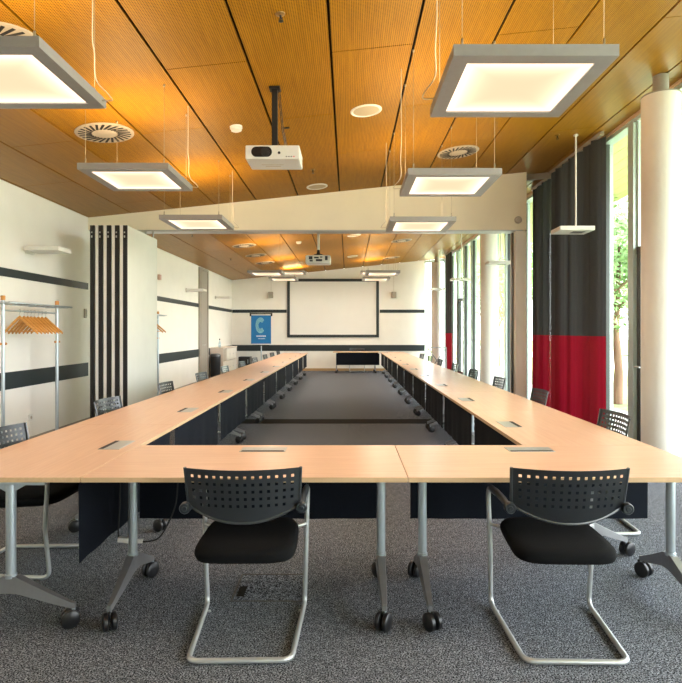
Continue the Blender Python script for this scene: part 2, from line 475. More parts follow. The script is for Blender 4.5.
# glass end panels at the sliding-wall line and at the far wall
def end_panel(n, y, x0, x1, label, mat=None):
    root = bpy.data.objects.new('window_%d' % n, None); COL.objects.link(root)
    root.location = ((x0 + x1) / 2, y, 0); tag(root, label, 'window', kind='structure')
    w = x1 - x0; h = ceil_z((x0 + x1) / 2)
    b = NB()
    for s in (-1, 1):
        x = s * (w / 2 - .015); hz = ceil_z((x0 + x1) / 2 + x) - .01
        box(b, (x, 0, hz / 2), (.03, .06, hz))
    zl, zr = ceil_z(x0) - .012, ceil_z(x1) - .012
    prism(b, [(-w / 2, zl - .10), (w / 2, zr - .10), (w / 2, zr), (-w / 2, zl)], 'y', -.03, .03)
    box(b, (0, 0, .03), (w, .06, .06))
    mkobj('window_frame', b, mat or M['doorgrey'], root)
    b = NB(); vs = [b.verts.new(p) for p in ((-w / 2 + .03, 0, .06), (w / 2 - .03, 0, .06), (w / 2 - .03, 0, zr - .1), (-w / 2 + .03, 0, zl - .1))]
    b.faces.new(vs); mkobj('pane', b, M['glass'], root)
end_panel(21, 9.57, 2.92, 3.50, 'tall glass panel between the cream post and the curtain')
end_panel(22, 21.1, 2.80, 3.52, 'tall glass strip at the right end of the far wall', M['mullion'])

# ------------------------------------------------------------------ grey door on the left wall
root = bpy.data.objects.new('door_1', None); COL.objects.link(root); root.location = (XL, 16.85, 0)
tag(root, 'full height grey door in the left wall beyond the folded panels', 'door', kind='structure')
bm = NB()
for s in (-1, 1): box(bm, (.025, s * .455, 1.64), (.06, .09, 3.26), .004)
box(bm, (.025, 0, 3.25), (.06, .82, .06))
mkobj('door_frame', bm, M['doorgrey'], root)
bm = NB(); box(bm, (.02, .06, 1.61), (.03, .70, 3.2), .004); d = mkobj('door_leaf', bm, M['doorgrey'], root)
bm = NB(); box(bm, (.015, -.355, 1.61), (.02, .12, 3.2)); mkobj('side_light', bm, M['timber'], root)
bm = NB(); tube(bm, fillet([(.06, -.24, 1.05), (.11, -.24, 1.05), (.11, -.12, 1.05)], .02), .01); mkobj('door_handle', bm, M['chrome'], d)

# ------------------------------------------------------------------ tables
TL, TD, TH = 1.597, .797, .74
def make_table():
    root = thing('conference_table', 'x', 'table', group='beech tables set in a long ring')
    bm = NB(); box(bm, (0, 0, TH - .0125), (TL, TD, .025), .0025)
    for f in bm.faces:
        f.material_index = 0 if abs(f.normal.z) > .7 else 1
    mkobj('tabletop', bm, [M['beech'], M['beech_edge']], root)
    # hanging cloth panel with soft vertical ripple
    bm = NB(); nx, nz = 36, 6; g = []
    for j in range(nz + 1):
        row = []
        for i in range(nx + 1):
            x = -.737 + 1.474 * i / nx; z = .69 - .398 * j / nz
            y = .36 + .004 * math.sin(i * .9) * (j / nz) + .003 * math.sin(i * .37 + 1)
            row.append(bm.verts.new((x, y, z)))
        g.append(row)
    for j in range(nz):
        for i in range(nx):
            f = bm.faces.new((g[j][i], g[j][i + 1], g[j + 1][i + 1], g[j + 1][i])); f.smooth = True
    box(bm, (0, .36, .698), (1.40, .03, .03))
    mkobj('modesty_panel', bm, M['panel_cloth'], root)
    for s in (-1, 1):
        x = s * .672
        bm = NB()
        cyl(bm, (x, 0, .24), (x, 0, .70), .0235, seg=20)
        lathe(bm, [(.0275, .240), (.0275, .256), (.0235, .260)], (x, 0, 0), seg=20)
        # folding head: a wedge bracket under the top
        prism(bm, [(-.02, .665), (.02, .665), (.08, .700), (.08, .713), (-.08, .713), (-.08, .700)], 'x', x - .012, x + .012)
        box(bm, (x, 0, .7065), (.05, .36, .014), .003)
        leg = mkobj('leg', bm, M['silver'], root)
        bm = NB()
        secs = [(0, .170, .250, .026), (.04, .168, .246, .026), (.10, .150, .215, .023), (.20, .120, .165, .019), (.30, .092, .119, .013), (.318, .092, .117, .011)]
        for t in (-1, 1):
            prev = None
            for (r, z0, z1, hw) in secs:
                ring = [bm.verts.new((x - hw, t * r, z0)), bm.verts.new((x + hw, t * r, z0)), bm.verts.new((x + hw * .8, t * r, z1)), bm.verts.new((x - hw * .8, t * r, z1))]
                if prev:
                    for k in range(4): bm.faces.new((prev[k], prev[(k + 1) % 4], ring[(k + 1) % 4], ring[k]))
                prev = ring
            bm.faces.new(prev)
        bmesh.ops.remove_doubles(bm, verts=bm.verts[:], dist=.0005)
        mkobj('foot', bm, M['foot'], leg)
        for t in (-1, 1):
            bm = NB(); y = t * .308
            cyl(bm, (x, y, .06), (x, y, .098), .010, seg=10, mi=1)
            a = .5 * t * s
            R = Matrix.Rotation(a, 3, 'Z')
            for q in (-1, 1):
                prof = [(.004, -.014), (.036, -.014), (.044, -.008), (.044, .008), (.036, .014), (.004, .014)]
                b2 = NB(); lathe(b2, prof, (0, 0, 0), axis='x', seg=20)
                for v in b2.verts: v.co = R @ (v.co + Vector((q * .020, -.014, 0))) + Vector((x, y, .044))
                tmp = bpy.data.meshes.new('t'); b2.to_mesh(tmp); b2.free(); bm.from_mesh(tmp); bpy.data.meshes.remove(tmp)
            # hood over the twin wheels
            b2 = NB(); box(b2, (0, 0, .022), (.010, .05, .05), .004)
            for v in b2.verts: v.co = R @ v.co + Vector((x, y, .044))
            tmp = bpy.data.meshes.new('t'); b2.to_mesh(tmp); b2.free(); bm.from_mesh(tmp); bpy.data.meshes.remove(tmp)
            mkobj('caster', bm, [M['rubber'], M['silver']], leg)
    # flush cable port near the panel side
    bm = NB(); box(bm, (0, .262, TH + .001), (.272, .128, .003), .001)
    p = mkobj('cable_port', bm, M['port'], root)
    bm = NB(); box(bm, (0, .213, TH + .0022), (.252, .028, .0025)); mkobj('slot', bm, M['black'], p)
    return root
T0 = make_table(); first_t = [True]
ORD = ['nearest', 'second', 'third', 'fourth', 'fifth', 'sixth', 'seventh', 'eighth', 'ninth', 'farthest']
def place_table(x, y, rz, label):
    o = T0 if first_t[0] else copy_tree(T0)
    first_t[0] = False
    o.location = (x, y, 0); o.rotation_euler = (0, 0, rz); o['label'] = label
    return o
place_table(-.507, 3.21, 0, 'beech table across the near end of the ring, behind the left front chair')
place_table(1.093, 3.21, 0, 'beech table across the near end of the ring, behind the right front chair')
for k in range(10):
    place_table(-1.708, 3.61 + 1.6 * k, -PI / 2, '%s beech table from the camera in the left row' % ORD[k])
for k in range(10):
    place_table(1.494, 4.41 + 1.6 * k, PI / 2, '%s beech table from the camera in the right row' % ORD[k])
def shift_legs(t, d):
    legs = [c for c in t.children if c.name.startswith('leg')]
    for l in legs: l.location = d
for t in (x for x in COL.objects if x.get('category') == 'table' and 'near end' in x['label']): shift_legs(t, ((.014 if t.location.x < 0 else -.018), -.09, 0))
for t in (x for x in COL.objects if x.get('category') == 'table' and 'near end' in x['label']):
    for c in t.children:
        if c.name.startswith('modesty'): c.location = ((-.05 if t.location.x < 0 else .03), 0, 0)
for t in (x for x in COL.objects if x.get('category') == 'table' and 'nearest beech table from the camera in the left' in x['label']): shift_legs(t, (.095, .045, 0))
tb = place_table(.285, 20.03, PI, 'beech table with black panel closing the far end of the ring under the screen')

# ------------------------------------------------------------------ chairs (sitter looks along +y)
def make_chair():
    root = thing('cantilever_chair', 'x', 'chair', group='black perforated chairs around the table ring')
    R = .0125
    half = fillet([(0, -.272, R + .002), (.226, -.272, R + .002), (.256, .265, R + .002), (.264, .240, .30), (.272, .262, .634), (.270, .12, .642), (.270, .10, .643)],
                  [0, .05, .055, .02, .09, .02, 0], 7)
    left = [Vector((-p.x, p.y, p.z)) for p in reversed(half[1:])]
    bm = NB(); tube(bm, left + half, R, 10)
    for s in (-1, 1):
        cyl(bm, (s * .264, .240, .44), (s * .16, .20, .425), .009, seg=8)
    cyl(bm, (-.165, .20, .425), (.165, .20, .425), .010, seg=8)
    for s in (-1, 1):
        lathe(bm, [(.009, .0), (.009, .006)], (s * .215, -.23, 0), seg=10)
        lathe(bm, [(.009, .0), (.009, .006)], (s * .235, .20, 0), seg=10)
    mkobj('frame', bm, M['chrome'], root)
    # seat cushion
    bm = NB(); nu = 40; prof = [(.0, .398), (.55, .398), (.88, .400), (.97, .409), (1.0, .428), (.985, .447), (.94, .460), (.80, .466), (.5, .462), (.0, .460)]
    rings = []
    for rr, z in prof[1:-1]:
        ring = []
        for k in range(nu):
            a = 2 * PI * k / nu
            c, s_ = math.cos(a), math.sin(a)
            e = .42
            x = .236 * (abs(c) ** e) * (1 if c >= 0 else -1) * rr
            y = .245 * (abs(s_) ** e) * (1 if s_ >= 0 else -1) * rr + .035
            zz = z + (.012 * ((y + .2) / .48) if z > .43 else .02 * (y + .2) / .48)
            ring.append(bm.verts.new((x * (1.0 + .10 * (.03 - y)), y, zz)))
        rings.append(ring)
    for A, B in zip(rings, rings[1:]):
        for k in range(nu):
            f = bm.faces.new((A[k], A[(k + 1) % nu], B[(k + 1) % nu], B[k])); f.smooth = True
    for ring, z in ((rings[0], .398), (rings[-1], .464)):
        c = bm.verts.new((0, .035, z + .006))
        for k in range(nu):
            f = bm.faces.new((ring[k], ring[(k + 1) % nu], c)); f.smooth = True
    mkobj('seat', bm, M['seat_cloth'], root)
    # perforated backrest shell
    hs = .0066; cols = [(-.2275 + .035 * i) for i in range(14)]
    xs = [-.262]
    for c in cols: xs += [c - hs, c + hs]
    xs.append(.262)
    rows = [.803 - .0335 * i for i in range(5)]
    zs = [.838, .831]
    for r_ in rows: zs += [r_ + hs, r_ - hs]
    side = .652
    def bot(x): return .588 + .072 * (abs(x) / .262) ** 2.2
    def pos(x, z):
        u = x / .262
        t = (z - .58) / .26
        wx = x * (1.0 - .05 * (1 - t))
        y = -.195 + .062 * u * u - .050 * t
        return (wx, y, z)
    bm = NB(); grid = []
    allz = [('z', z) for z in zs] + [('t', .33), ('t', .66), ('t', 1.0)]
    zl = zs[-1]
    for kind, val in allz:
        row = []
        for x in xs:
            if kind == 'z': z = max(val, bot(x) + .004 + .010 * (1 - 0) * (val - zl))
            else: z = (min(zl, 9)) * (1 - val) + bot(x) * val
            row.append(bm.verts.new(pos(x, z)))
        grid.append(row)
    for j in range(len(grid) - 1):
        for i in range(len(xs) - 1):
            isrow = j >= 2 and j < 2 + 10 and (j - 2) % 2 == 0 and j + 1 < len(zs)
            iscol = i % 2 == 1
            if isrow and iscol:
                rI, cI = (j - 2) // 2, (i - 1) // 2
                if not (rI == 4 and cI in (0, 13)): continue
            f = bm.faces.new((grid[j][i], grid[j][i + 1], grid[j + 1][i + 1], grid[j + 1][i])); f.smooth = True
    bmesh.ops.solidify(bm, geom=bm.faces[:], thickness=.009)
    # thick rim along the sides and the lower edge
    rim = [Vector(pos(s_ * .262, z)) for s_, z in ((-1, .838), (-1, .75), (-1, .66))]
    low = [Vector(pos(x, bot(x))) for x in [-.255 + .51 * i / 18 for i in range(19)]]
    rim2 = [Vector(pos(.262, z)) for z in (.66, .75, .838)]
    tube(bm, [p + Vector((0, .004, 0)) for p in rim + low + rim2], .0075, 8)
    mkobj('backrest', bm, M['chair_plastic'], root)
    for s in (-1, 1):
        bm = NB()
        pts = [(s * .270, .195, .648), (s * .268, .10, .652), (s * .264, -.03, .652), (s * .264, -.135, .650)]
        tube(bm, pts, [.012, .017, .016, .013], 10)
        arm = mkobj('armrest', bm, M['chair_plastic'], root)
        bm = NB(); lathe(bm, [(.012, -.178), (.022, -.178), (.026, -.172), (.026, -.150), (.020, -.140), (.012, -.128)], (s * .264, 0, .650), axis='y', seg=20)
        lathe(bm, [(.010, -.181), (.012, -.178)], (s * .264, 0, .650), axis='y', seg=16)
        mkobj('knob', bm, M['knob'], arm)
    return root
C0 = make_chair(); first_c = [True]
def place_chair(x, y, rz, label):
    o = C0 if first_c[0] else copy_tree(C0)
    first_c[0] = False
    o.location = (x, y, 0); o.rotation_euler = (0, 0, rz); o['label'] = label
    return o
place_chair(-.480, 2.79, .02, 'black chair at the near table end, left of the two facing away from us')
place_chair(1.006, 2.78, -.025, 'black chair at the near table end, right of the two facing away from us')
lx = [-2.0, -2.0, -1.99, -1.98, -1.97, -1.97, -1.97, -1.97, -1.97, -1.97]
ly = [3.62, 5.22, 6.86, 8.46, 10.04, 11.68, 13.26, 14.95, 16.30, 17.75]
for k in range(10):
    place_chair(lx[k], ly[k], -PI / 2 + random.uniform(-.04, .04), '%s black chair from the camera along the wall side of the left table row' % ORD[k])
ORD8 = ORD[:7] + ['farthest']
ry = [4.33, 6.01, 7.6, 9.15, 10.8, 12.5, 14.0, 15.55]
for k in range(8):
    place_chair(1.82, ry[k], PI / 2 + random.uniform(-.05, .05), '%s black chair from the camera along the window side of the right table row' % ORD8[k])
place_chair(.32, 20.42, PI, 'black chair behind the far table, facing us under the screen')

# ------------------------------------------------------------------ pendant lamps
LAMP_S = .78
def lamp(xc, y0, z0, side, label, watts=9):
    yc = y0 + LAMP_S / 2; h = LAMP_S / 2; t = .055; i_ = h - .08
    root = thing('pendant_lamp', label, 'lamp', (xc, yc, z0), 0, 'square pendant lamps under the timber ceiling')
    bm = NB()
    def sq(a, z): return [bm.verts.new((sx * a, sy * a, z)) for sx, sy in ((-1, -1), (1, -1), (1, 1), (-1, 1))]
    loops = [sq(i_, .008), sq(i_, 0), sq(h, 0), sq(h, t), sq(i_, t), sq(i_, t - .006)]
    for A, B in zip(loops, loops[1:]):
        for k in range(4): bm.faces.new((A[k], A[(k + 1) % 4], B[(k + 1) % 4], B[k]))
    mkobj('lamp_frame', bm, M['lamp'], root)
    bm = NB(); bm.faces.new([bm.verts.new((sx * i_, sy * i_, .008)) for sx, sy in ((-1, -1), (-1, 1), (1, 1), (1, -1))])
    mkobj('diffuser', bm, M['diff'], root)
    bm = NB(); bm.faces.new([bm.verts.new((sx * i_, sy * i_, t - .006)) for sx, sy in ((-1, -1), (1, -1), (1, 1), (-1, 1))])
    mkobj('uplight_panel', bm, M['updiff'], root)
    for sx in (-1, 1):
        for sy in (-1, 1):
            x, y = sx * (h - .05), sy * (h - .05)
            bm = NB()
            zc = ceil_z(xc + x) - z0
            cyl(bm, (x, y, t), (x, y, zc), .0016, seg=5)
            cyl(bm, (x, y, t), (x, y, t + .05), .006, seg=8); cyl(bm, (x, y, t - .002), (x, y, t + .012), .014, seg=8)
            cyl(bm, (x, y, zc - .02), (x, y, zc + .001), .008, seg=8)
            mkobj('suspension_cable', bm, M['cable'], root)
    if side:
        x = side * (h + .02); zc = ceil_z(xc + x) - z0
        bm = NB()
        dy = .17 if side > 0 else .02
        pts = [(x, -.02, zc), (x + .002 * side, -.02, zc * .7), (x - .003 * side, -.01, zc * .42), (x + .004 * side, .0, .24), (x + .0 * side, .03, .10), (x + .05 * side, .08, .035), (x + .05 * side, .14, .02), (side * (h - .005), .16, .03)]
        sm = []
        P = [Vector((p[0], min(p[1] + dy, h - .02), p[2])) for p in pts]
        for k in range(len(P) - 1):
            p0, p1, p2, p3 = P[max(k - 1, 0)], P[k], P[k + 1], P[min(k + 2, len(P) - 1)]
            for j in range(5):
                u = j / 5
                sm.append(.5 * ((2 * p1) + (p2 - p0) * u + (2 * p0 - 5 * p1 + 4 * p2 - p3) * u * u + (3 * p1 - p0 - 3 * p2 + p3) * u ** 3))
        sm.append(P[-1])
        tube(bm, sm, .0035, 6); mkobj('power_cord', bm, M['cord'], root)
    ld = bpy.data.lights.new('lamp_light', 'AREA'); ld.shape = 'SQUARE'; ld.size = .6; ld.energy = watts; ld.color = (1.0, .86, .70)
    lo = bpy.data.objects.new('lamp_light', ld); COL.objects.link(lo); lo.parent = root; lo.location = (0, 0, .002)
    return root
LN = ['nearest', 'middle', 'third']
for k, (y, yr) in enumerate(((2.81, 2.71), (4.93, 4.77), (7.13, 6.79))):
    lamp((-1.897, -1.93, -1.95)[k], y, 2.84, 1, '%s grey square lamp of the left row before the cream beam' % ('nearest', 'second', 'third')[k])
    lamp(.887, yr, 2.75, -1, '%s grey square lamp of the right row before the cream beam' % ('nearest', 'second', 'third')[k])
for k, (y, z) in enumerate(((13.1, 2.784), (16.2, 2.93), (18.7, 3.36))):
    nm = ('lowest and nearest', 'second', 'highest and farthest')[k]
    zL = min(z, ceil_z(-2.0) - .14)
    lamp(-1.9 + (0, .05, .1)[k], y, zL, 0, '%s square lamp of the left row beyond the cream beam' % nm, 24)
    lamp(.80, y, z, 0, '%s square lamp of the right row beyond the cream beam' % nm, 24)

# ------------------------------------------------------------------ ceiling fittings
def on_ceiling(name, label, cat, x, y, group):
    o = thing(name, label, cat, (x, y, ceil_z(x)), 0, group)
    o.rotation_euler = (0, -SLOPE, 0)
    return o
def vent(x, y, label, r=.285):
    root = on_ceiling('ceiling_vent', label, 'vent', x, y, 'round swirl vents in the ceiling')
    bm = NB(); lathe(bm, [(r, 0), (r, -.006), (r - .012, -.010), (.02, -.012)], seg=48); mkobj('face_plate', bm, M['offwhite'], root)
    bm = NB()
    for k in range(24):
        a = 2 * PI * k / 24
        Rm = Matrix.Rotation(a, 3, 'Z') @ Matrix.Translation((0, 0, 0)).to_3x3()
        c = Rm @ Vector((r * .66, 0, -.0125))
        box(bm, c, (r * .48, .024, .002), rot=Matrix.Rotation(a + .35, 3, 'Z'))
    mkobj('slots', bm, M['black'], root)
    bm = NB(); lathe(bm, [(r * .36, -.011), (r * .34, -.014), (.01, -.014)], seg=32); mkobj('hub', bm, M['offwhite'], root)
for (x, y, l) in ((-2.46, 4.07, 'round slotted vent above the nearest left lamp, cut by the frame edge'), (-2.50, 5.92, 'round slotted vent between the nearest and second left lamps'),
                  (1.51, 7.9, 'round slotted vent to the right of the second right lamp'), (-2.48, 11.75, 'first round vent of the left row beyond the beam'),
                  (-2.48, 13.75, 'second round vent of the left row beyond the beam'), (-2.48, 15.5, 'third round vent of the left row beyond the beam'),
                  (-2.48, 17.2, 'last round vent of the left row beyond the beam'), (1.45, 15.6, 'nearer round vent on the right beyond the beam'), (1.45, 19.2, 'farther round vent on the right beyond the beam')):
    vent(x, y, l)
def cspeaker(x, y, label):
    root = on_ceiling('ceiling_speaker', label, 'ceiling speaker', x, y, 'round white ceiling speakers')
    bm = NB(); lathe(bm, [(.166, 0), (.166, -.008), (.150, -.014), (.145, -.006), (.02, -.006)], seg=40); mkobj('rim', bm, M['white'], root)
    bm = NB(); lathe(bm, [(.145, -.005), (.10, -.010), (.02, -.011)], seg=40); mkobj('grille', bm, M['grille'], root)
cspeaker(.19, 6.05, 'round white ceiling speaker right of the projector')
cspeaker(-.48, 8.95, 'round white ceiling speaker just before the cream beam')
cspeaker(.145, 13.9, 'nearer round ceiling speaker beyond the beam')
cspeaker(.14, 17.8, 'farther round ceiling speaker beyond the beam')
def smoke(x, y, label):
    root = on_ceiling('smoke_detector', label, 'smoke detector', x, y, 'white smoke detectors')
    bm = NB(); lathe(bm, [(.066, 0), (.066, -.022), (.060, -.026)], seg=28); mkobj('base', bm, M['white'], root)
    bm = NB(); lathe(bm, [(.058, -.026), (.056, -.045), (.035, -.055), (.01, -.056)], seg=28); mkobj('sensor_cap', bm, M['white'], root)
smoke(-1.19, 6.12, 'white smoke detector left of the near projector')
smoke(-1.2, 14.0, 'white smoke detector beyond the beam')
def sprinkler(x, y, label):
    root = on_ceiling('sprinkler', label, 'sprinkler', x, y, 'brass ceiling sprinklers')
    bm = NB(); lathe(bm, [(.035, 0), (.033, -.006), (.012, -.012)], seg=20); mkobj('rosette', bm, M['brass'], root)
    bm = NB(); cyl(bm, (0, 0, -.012), (0, 0, -.035), .008, seg=10); lathe(bm, [(.018, -.052), (.018, -.055), (.004, -.056)], seg=14)
    for s in (-1, 1): cyl(bm, (s * .010, 0, -.032), (s * .010, 0, -.053), .003, seg=6)
    mkobj('nozzle', bm, M['knob'], root)
for x, y, l in ((-.48, 4.08, 'small brass sprinkler nearest the top of the frame'), (-.49, 8.0, 'small sprinkler in front of the beam near the small speaker'), (2.76, 7.6, 'small sprinkler left of the white hanging unit rod'),
                (-3.17, 11.7, 'small sprinkler in the far room near the folded panels'), (-3.18, 15.6, 'small sprinkler in the far room deeper left')):
    sprinkler(x, y, l)
root = on_ceiling('ceiling_hook', 'tiny black fitting in the ceiling right of the projector pole', 'ceiling fitting', -.67, 6.3, None)
bm = NB(); box(bm, (0, 0, -.006), (.06, .03, .012), .004); mkobj('plate', bm, M['black'], root)

# ------------------------------------------------------------------ projectors
def rbox(bm, c, s, r, mi=0): return box(bm, c, s, r, mi)
PX, PY = -.67, 5.10
root = thing('projector', 'white projector with dark oval lens window hanging from a black pole', 'projector', (PX, PY + .175, 2.978), 0, 'ceiling projectors')
bm = NB(); box(bm, (0, 0, .062), (.48, .35, .124), .012)
body = mkobj('body', bm, M['white'], root)
bm = NB()
def oval(bm, cx, cz, hw, hh, y0, y1, seg=32):
    A = []; B = []
    for k in range(seg):
        a = 2 * PI * k / seg; c, s = math.cos(a), math.sin(a)
        x = cx + (hw - hh) * (1 if c > 0 else -1) * (abs(c) > .001) + hh * c; z = cz + hh * s
        A.append(bm.verts.new((x, y0, z))); B.append(bm.verts.new((x, y1, z)))
    for k in range(seg): bm.faces.new((A[k], A[(k + 1) % seg], B[(k + 1) % seg], B[k]))
    bm.faces.new(A); bm.faces.new(B)
oval(bm, -.095, .064, .092, .046, -.178, -.170)
lens = mkobj('lens_window', bm, M['rubber'], body)
bm = NB(); lathe(bm, [(.040, -.186), (.040, -.176)], (-.063, 0, .064), axis='y'); lathe(bm, [(.028, -.188), (.028, -.186)], (-.063, 0, .064), axis='y')
mkobj('lens', bm, M['knob'], lens)
bm = NB(); lathe(bm, [(.012, -.179), (.012, -.174)], (.06, 0, .055), axis='y'); mkobj('sensor', bm, M['knob'], body)
for k in range(4):
    bm = NB(); box(bm, (.125 + .022 * k, -.176, .022), (.011, .004, .008)); mkobj('indicator', bm, M['led'] if k == 3 else M['knob'], body)
bm = NB()
for k in range(4): box(bm, (.241, -.02 + .012 * k + .1, .05), (.004, .005, .05))
box(bm, (-.02, .0, -.001), (.2, .006, .003)); box(bm, (-.02, .05, -.001), (.14, .012, .003))
mkobj('cooling_grille', bm, M['cord'], body)
zc = ceil_z(PX) - 2.978
bm = NB(); box(bm, (0, 0, .132), (.16, .16, .016), .004); box(bm, (0, 0, .138 + (zc - .138) / 2), (.052, .045, zc - .138), .006)
box(bm, (0, 0, zc - .012), (.10, .10, .02), .003)
mkobj('mount_pole', bm, M['black'], root)
bm = NB()
for dx, ph in ((.045, 0), (.058, 1.2)):
    tube(bm, [(dx - .015, 0, zc), (dx, .0, zc * .75), (dx + .02, .01, zc * .45), (dx + .035, .03, .25), (dx + .05, .06, .13)], .004, 6)
lathe(bm, [(.018, .12), (.018, .15)], (.10, .06, 0), seg=12)
mkobj('cable', bm, M['knob'], root)

root = thing('projector', 'white projector beyond the beam showing its socket side', 'projector', (-.575, 11.2, 2.75), 0, 'ceiling projectors')
bm = NB(); box(bm, (0, 0, .08), (.48, .36, .16), .03); body = mkobj('body', bm, M['white'], root)
bm = NB()
for (x, z, w, h) in ((-.14, .105, .07, .06), (.16, .10, .05, .08), (-.03, .11, .09, .03), (.06, .12, .05, .02), (.02, .06, .12, .04), (-.13, .05, .06, .03)):
    box(bm, (x, -.182, z), (w, .006, h))
mkobj('socket_panel', bm, M['knob'], body)
zc = ceil_z(-.575) - 2.75
bm = NB(); cyl(bm, (0, 0, .15), (0, 0, .30), .045, .02, seg=14, mi=1); cyl(bm, (0, 0, .28), (0, 0, zc), .026, seg=14); box(bm, (0, 0, .18), (.16, .14, .02), mi=1)
mkobj('mount_pole', bm, [M['white'], M['black']], root)

# ------------------------------------------------------------------ folded panels of the sliding wall
px0 = -3.72; pw = .1165
PN = ['outermost beside the left wall', 'second from the left wall', 'middle', 'fourth from the left wall', 'showing its broad white face to the room']
for k in range(5):
    xa = px0 + pw * k; xc = xa + pw / 2
    root = thing('partition_panel', 'tall folded sliding wall panel, ' + PN[k], 'partition panel', (xc, 8.85, 0), 0, 'folded panels of the sliding wall')
    bm = NB(); box(bm, (0 if k else .022, 0, 1.49), (.106 if k else .062, 1.27, 2.94), .003)
    mkobj('panel_board', bm, M['partition'], root)
    bm = NB(); box(bm, (.022, -.642, 1.49), (.060, .014, 2.94)); box(bm, (.040, -.650, 1.49), (.012, .010, 2.94))
    mkobj('edge_seal', bm, M['partition_edge'], root)
    bm = NB(); box(bm, (-.031 if k else -.010, -.640, 1.49), (.042 if k else .006, .010, 2.94)); mkobj('edge_profile', bm, M['partition_rim'] if k else M['partition_edge'], root)
    bm = NB(); box(bm, (.014, -.652, 2.80), (.018, .008, .03)); box(bm, (.014, -.652, 2.86), (.018, .008, .02)); mkobj('latch', bm, M['port'], root)
    bm = NB(); cyl(bm, (0, .60, 2.94), (0, .60, 3.092), .012, seg=8); box(bm, (0, .58, 2.965), (.06, .10, .02))
    mkobj('hanger_roller', bm, M['port'], root)
    bm = NB(); box(bm, (0, 0, .01), (.07, 1.20, .02)); mkobj('floor_seal', bm, M['black'], root)

# ------------------------------------------------------------------ coat racks and hangers
def rack(y0, y1, x, label, near):
    root = thing('coat_rack', label, 'coat rack', (x, (y0 + y1) / 2, 0), 0, 'silver coat racks by the left wall')
    h = (y1 - y0) / 2
    for s in (-1, 1):
        bm = NB(); cyl(bm, (0, s * h, .02), (0, s * h, 1.81), .021, seg=16); post = mkobj('post', bm, M['silver'], root)
        bm = NB(); lathe(bm, [(.010, 1.80), (.025, 1.805), (.026, 1.85), (.022, 1.856), (.004, 1.857)], (0, s * h, 0), seg=18); mkobj('wooden_cap', bm, M['hanger'], post)
        bm = NB(); tube(bm, fillet([(-.20, s * h, .05), (-.20, s * h, .05), (-.17, s * h, .022), (.17, s * h, .022), (.20, s * h, .05)], .02), .014, 8)
        for q in (-1, 1): lathe(bm, [(.018, 0), (.018, .04)], (q * .19, s * h, 0), seg=12)
        mkobj('foot', bm, M['silver'], post)
        bm = NB(); cyl(bm, (0, s * h - .04, 1.31), (0, s * h + .045, 1.31), .006, seg=8)
        for q in (-.045, .05): lathe(bm, [(.006, -.012), (.015, -.008), (.015, .008), (.006, .012)], (0, s * h + q, 1.31), axis='y', seg=12, mi=1)
        mkobj('coat_peg', bm, [M['silver'], M['hanger']], post)
    bm = NB()
    for q in (-.14, -.07, 0, .07, .14): cyl(bm, (q, -h - .12, 1.775), (q, h + .12, 1.775), .011, seg=8)
    for yy in (-h, -h * .33, h * .33, h): box(bm, (0, yy, 1.765), (.30, .02, .012))
    mkobj('hat_shelf', bm, M['silver'], root)
    bm = NB(); cyl(bm, (0, -h, 1.69), (0, h, 1.69), .011, seg=12); mkobj('hanging_rail', bm, M['silver'], root)
    return root
rack(6.51, 7.72, -3.90, 'silver coat rack with wooden hangers in front of the near left wall', True)
rack(10.65, 11.82, -3.90, 'silver coat rack half hidden behind the folded wall panels', False)

def make_hanger():
    root = thing('coat_hanger', 'x', 'coat hanger', group='wooden hangers on the near coat rack')
    # arched shoulders, flat oval section; origin at the rail
    bm = NB(); prev = None
    n = 18; top = []
    for i in range(n + 1):
        t = -1 + 2 * i / n
        x = t * .215; z = -.075 - .185 * abs(t) ** 1.05
        hw = .012 + .005 * abs(t); hh = .024 - .007 * abs(t)
        ring = [bm.verts.new((x, hw * math.cos(2 * PI * k / 8) + .02 * abs(t) ** 2, z + hh * math.sin(2 * PI * k / 8))) for k in range(8)]
        if prev:
            for k in range(8):
                f = bm.faces.new((prev[k], prev[(k + 1) % 8], ring[(k + 1) % 8], ring[k])); f.smooth = True
        else: bm.faces.new(ring)
        prev = ring
    bm.faces.new(prev)
    mkobj('shoulders', bm, M['hanger'], root)
    bm = NB(); cyl(bm, (-.195, .016, -.242), (.195, .016, -.242), .006, seg=8); mkobj('trouser_bar', bm, M['hanger'], root)
    bm = NB(); pts = [(0, 0, -.07), (0, 0, -.035)] + [(.0135 * math.sin(a), 0, .0 + -.0 + .0145 * -math.cos(a) + .0) for a in [0.0 + PI * k / 8 for k in range(0, 13)]]
    pts = [(0, 0, -.07), (0, 0, -.030)] + [(.0165 * math.sin(a), 0, -.0165 * math.cos(a)) for a in [.2 + PI * 1.35 * k / 12 for k in range(13)]]
    tube(bm, pts, .0022, 6); mkobj('hook', bm, M['chrome'], root)
    return root
H0 = make_hanger()
HW = ['nearest to the camera', 'second', 'third', 'fourth', 'fifth', 'sixth', 'seventh', 'farthest']
hy = [6.84, 6.93, 7.01, 7.09, 7.17, 7.26, 7.34, 7.43]
for k in range(8):
    o = H0 if k == 0 else copy_tree(H0)
    o.location = (-3.90 + random.uniform(-.003, .003), hy[k], 1.692); o.rotation_euler = (0, 0, random.uniform(-.13, -.07))
    o['label'] = 'orange wooden coat hanger on the near rack rail, %s in the row' % HW[k]
for k, y in enumerate((11.45, 11.62)):
    o = copy_tree(H0); o.location = (-3.90, y, 1.692); o.rotation_euler = (0, 0, .1 * k)
    o['label'] = 'wooden coat hanger on the half hidden rack, %s of its pair' % ('front one', 'rear one')[k]
    o['group'] = 'hangers on the half hidden rack'

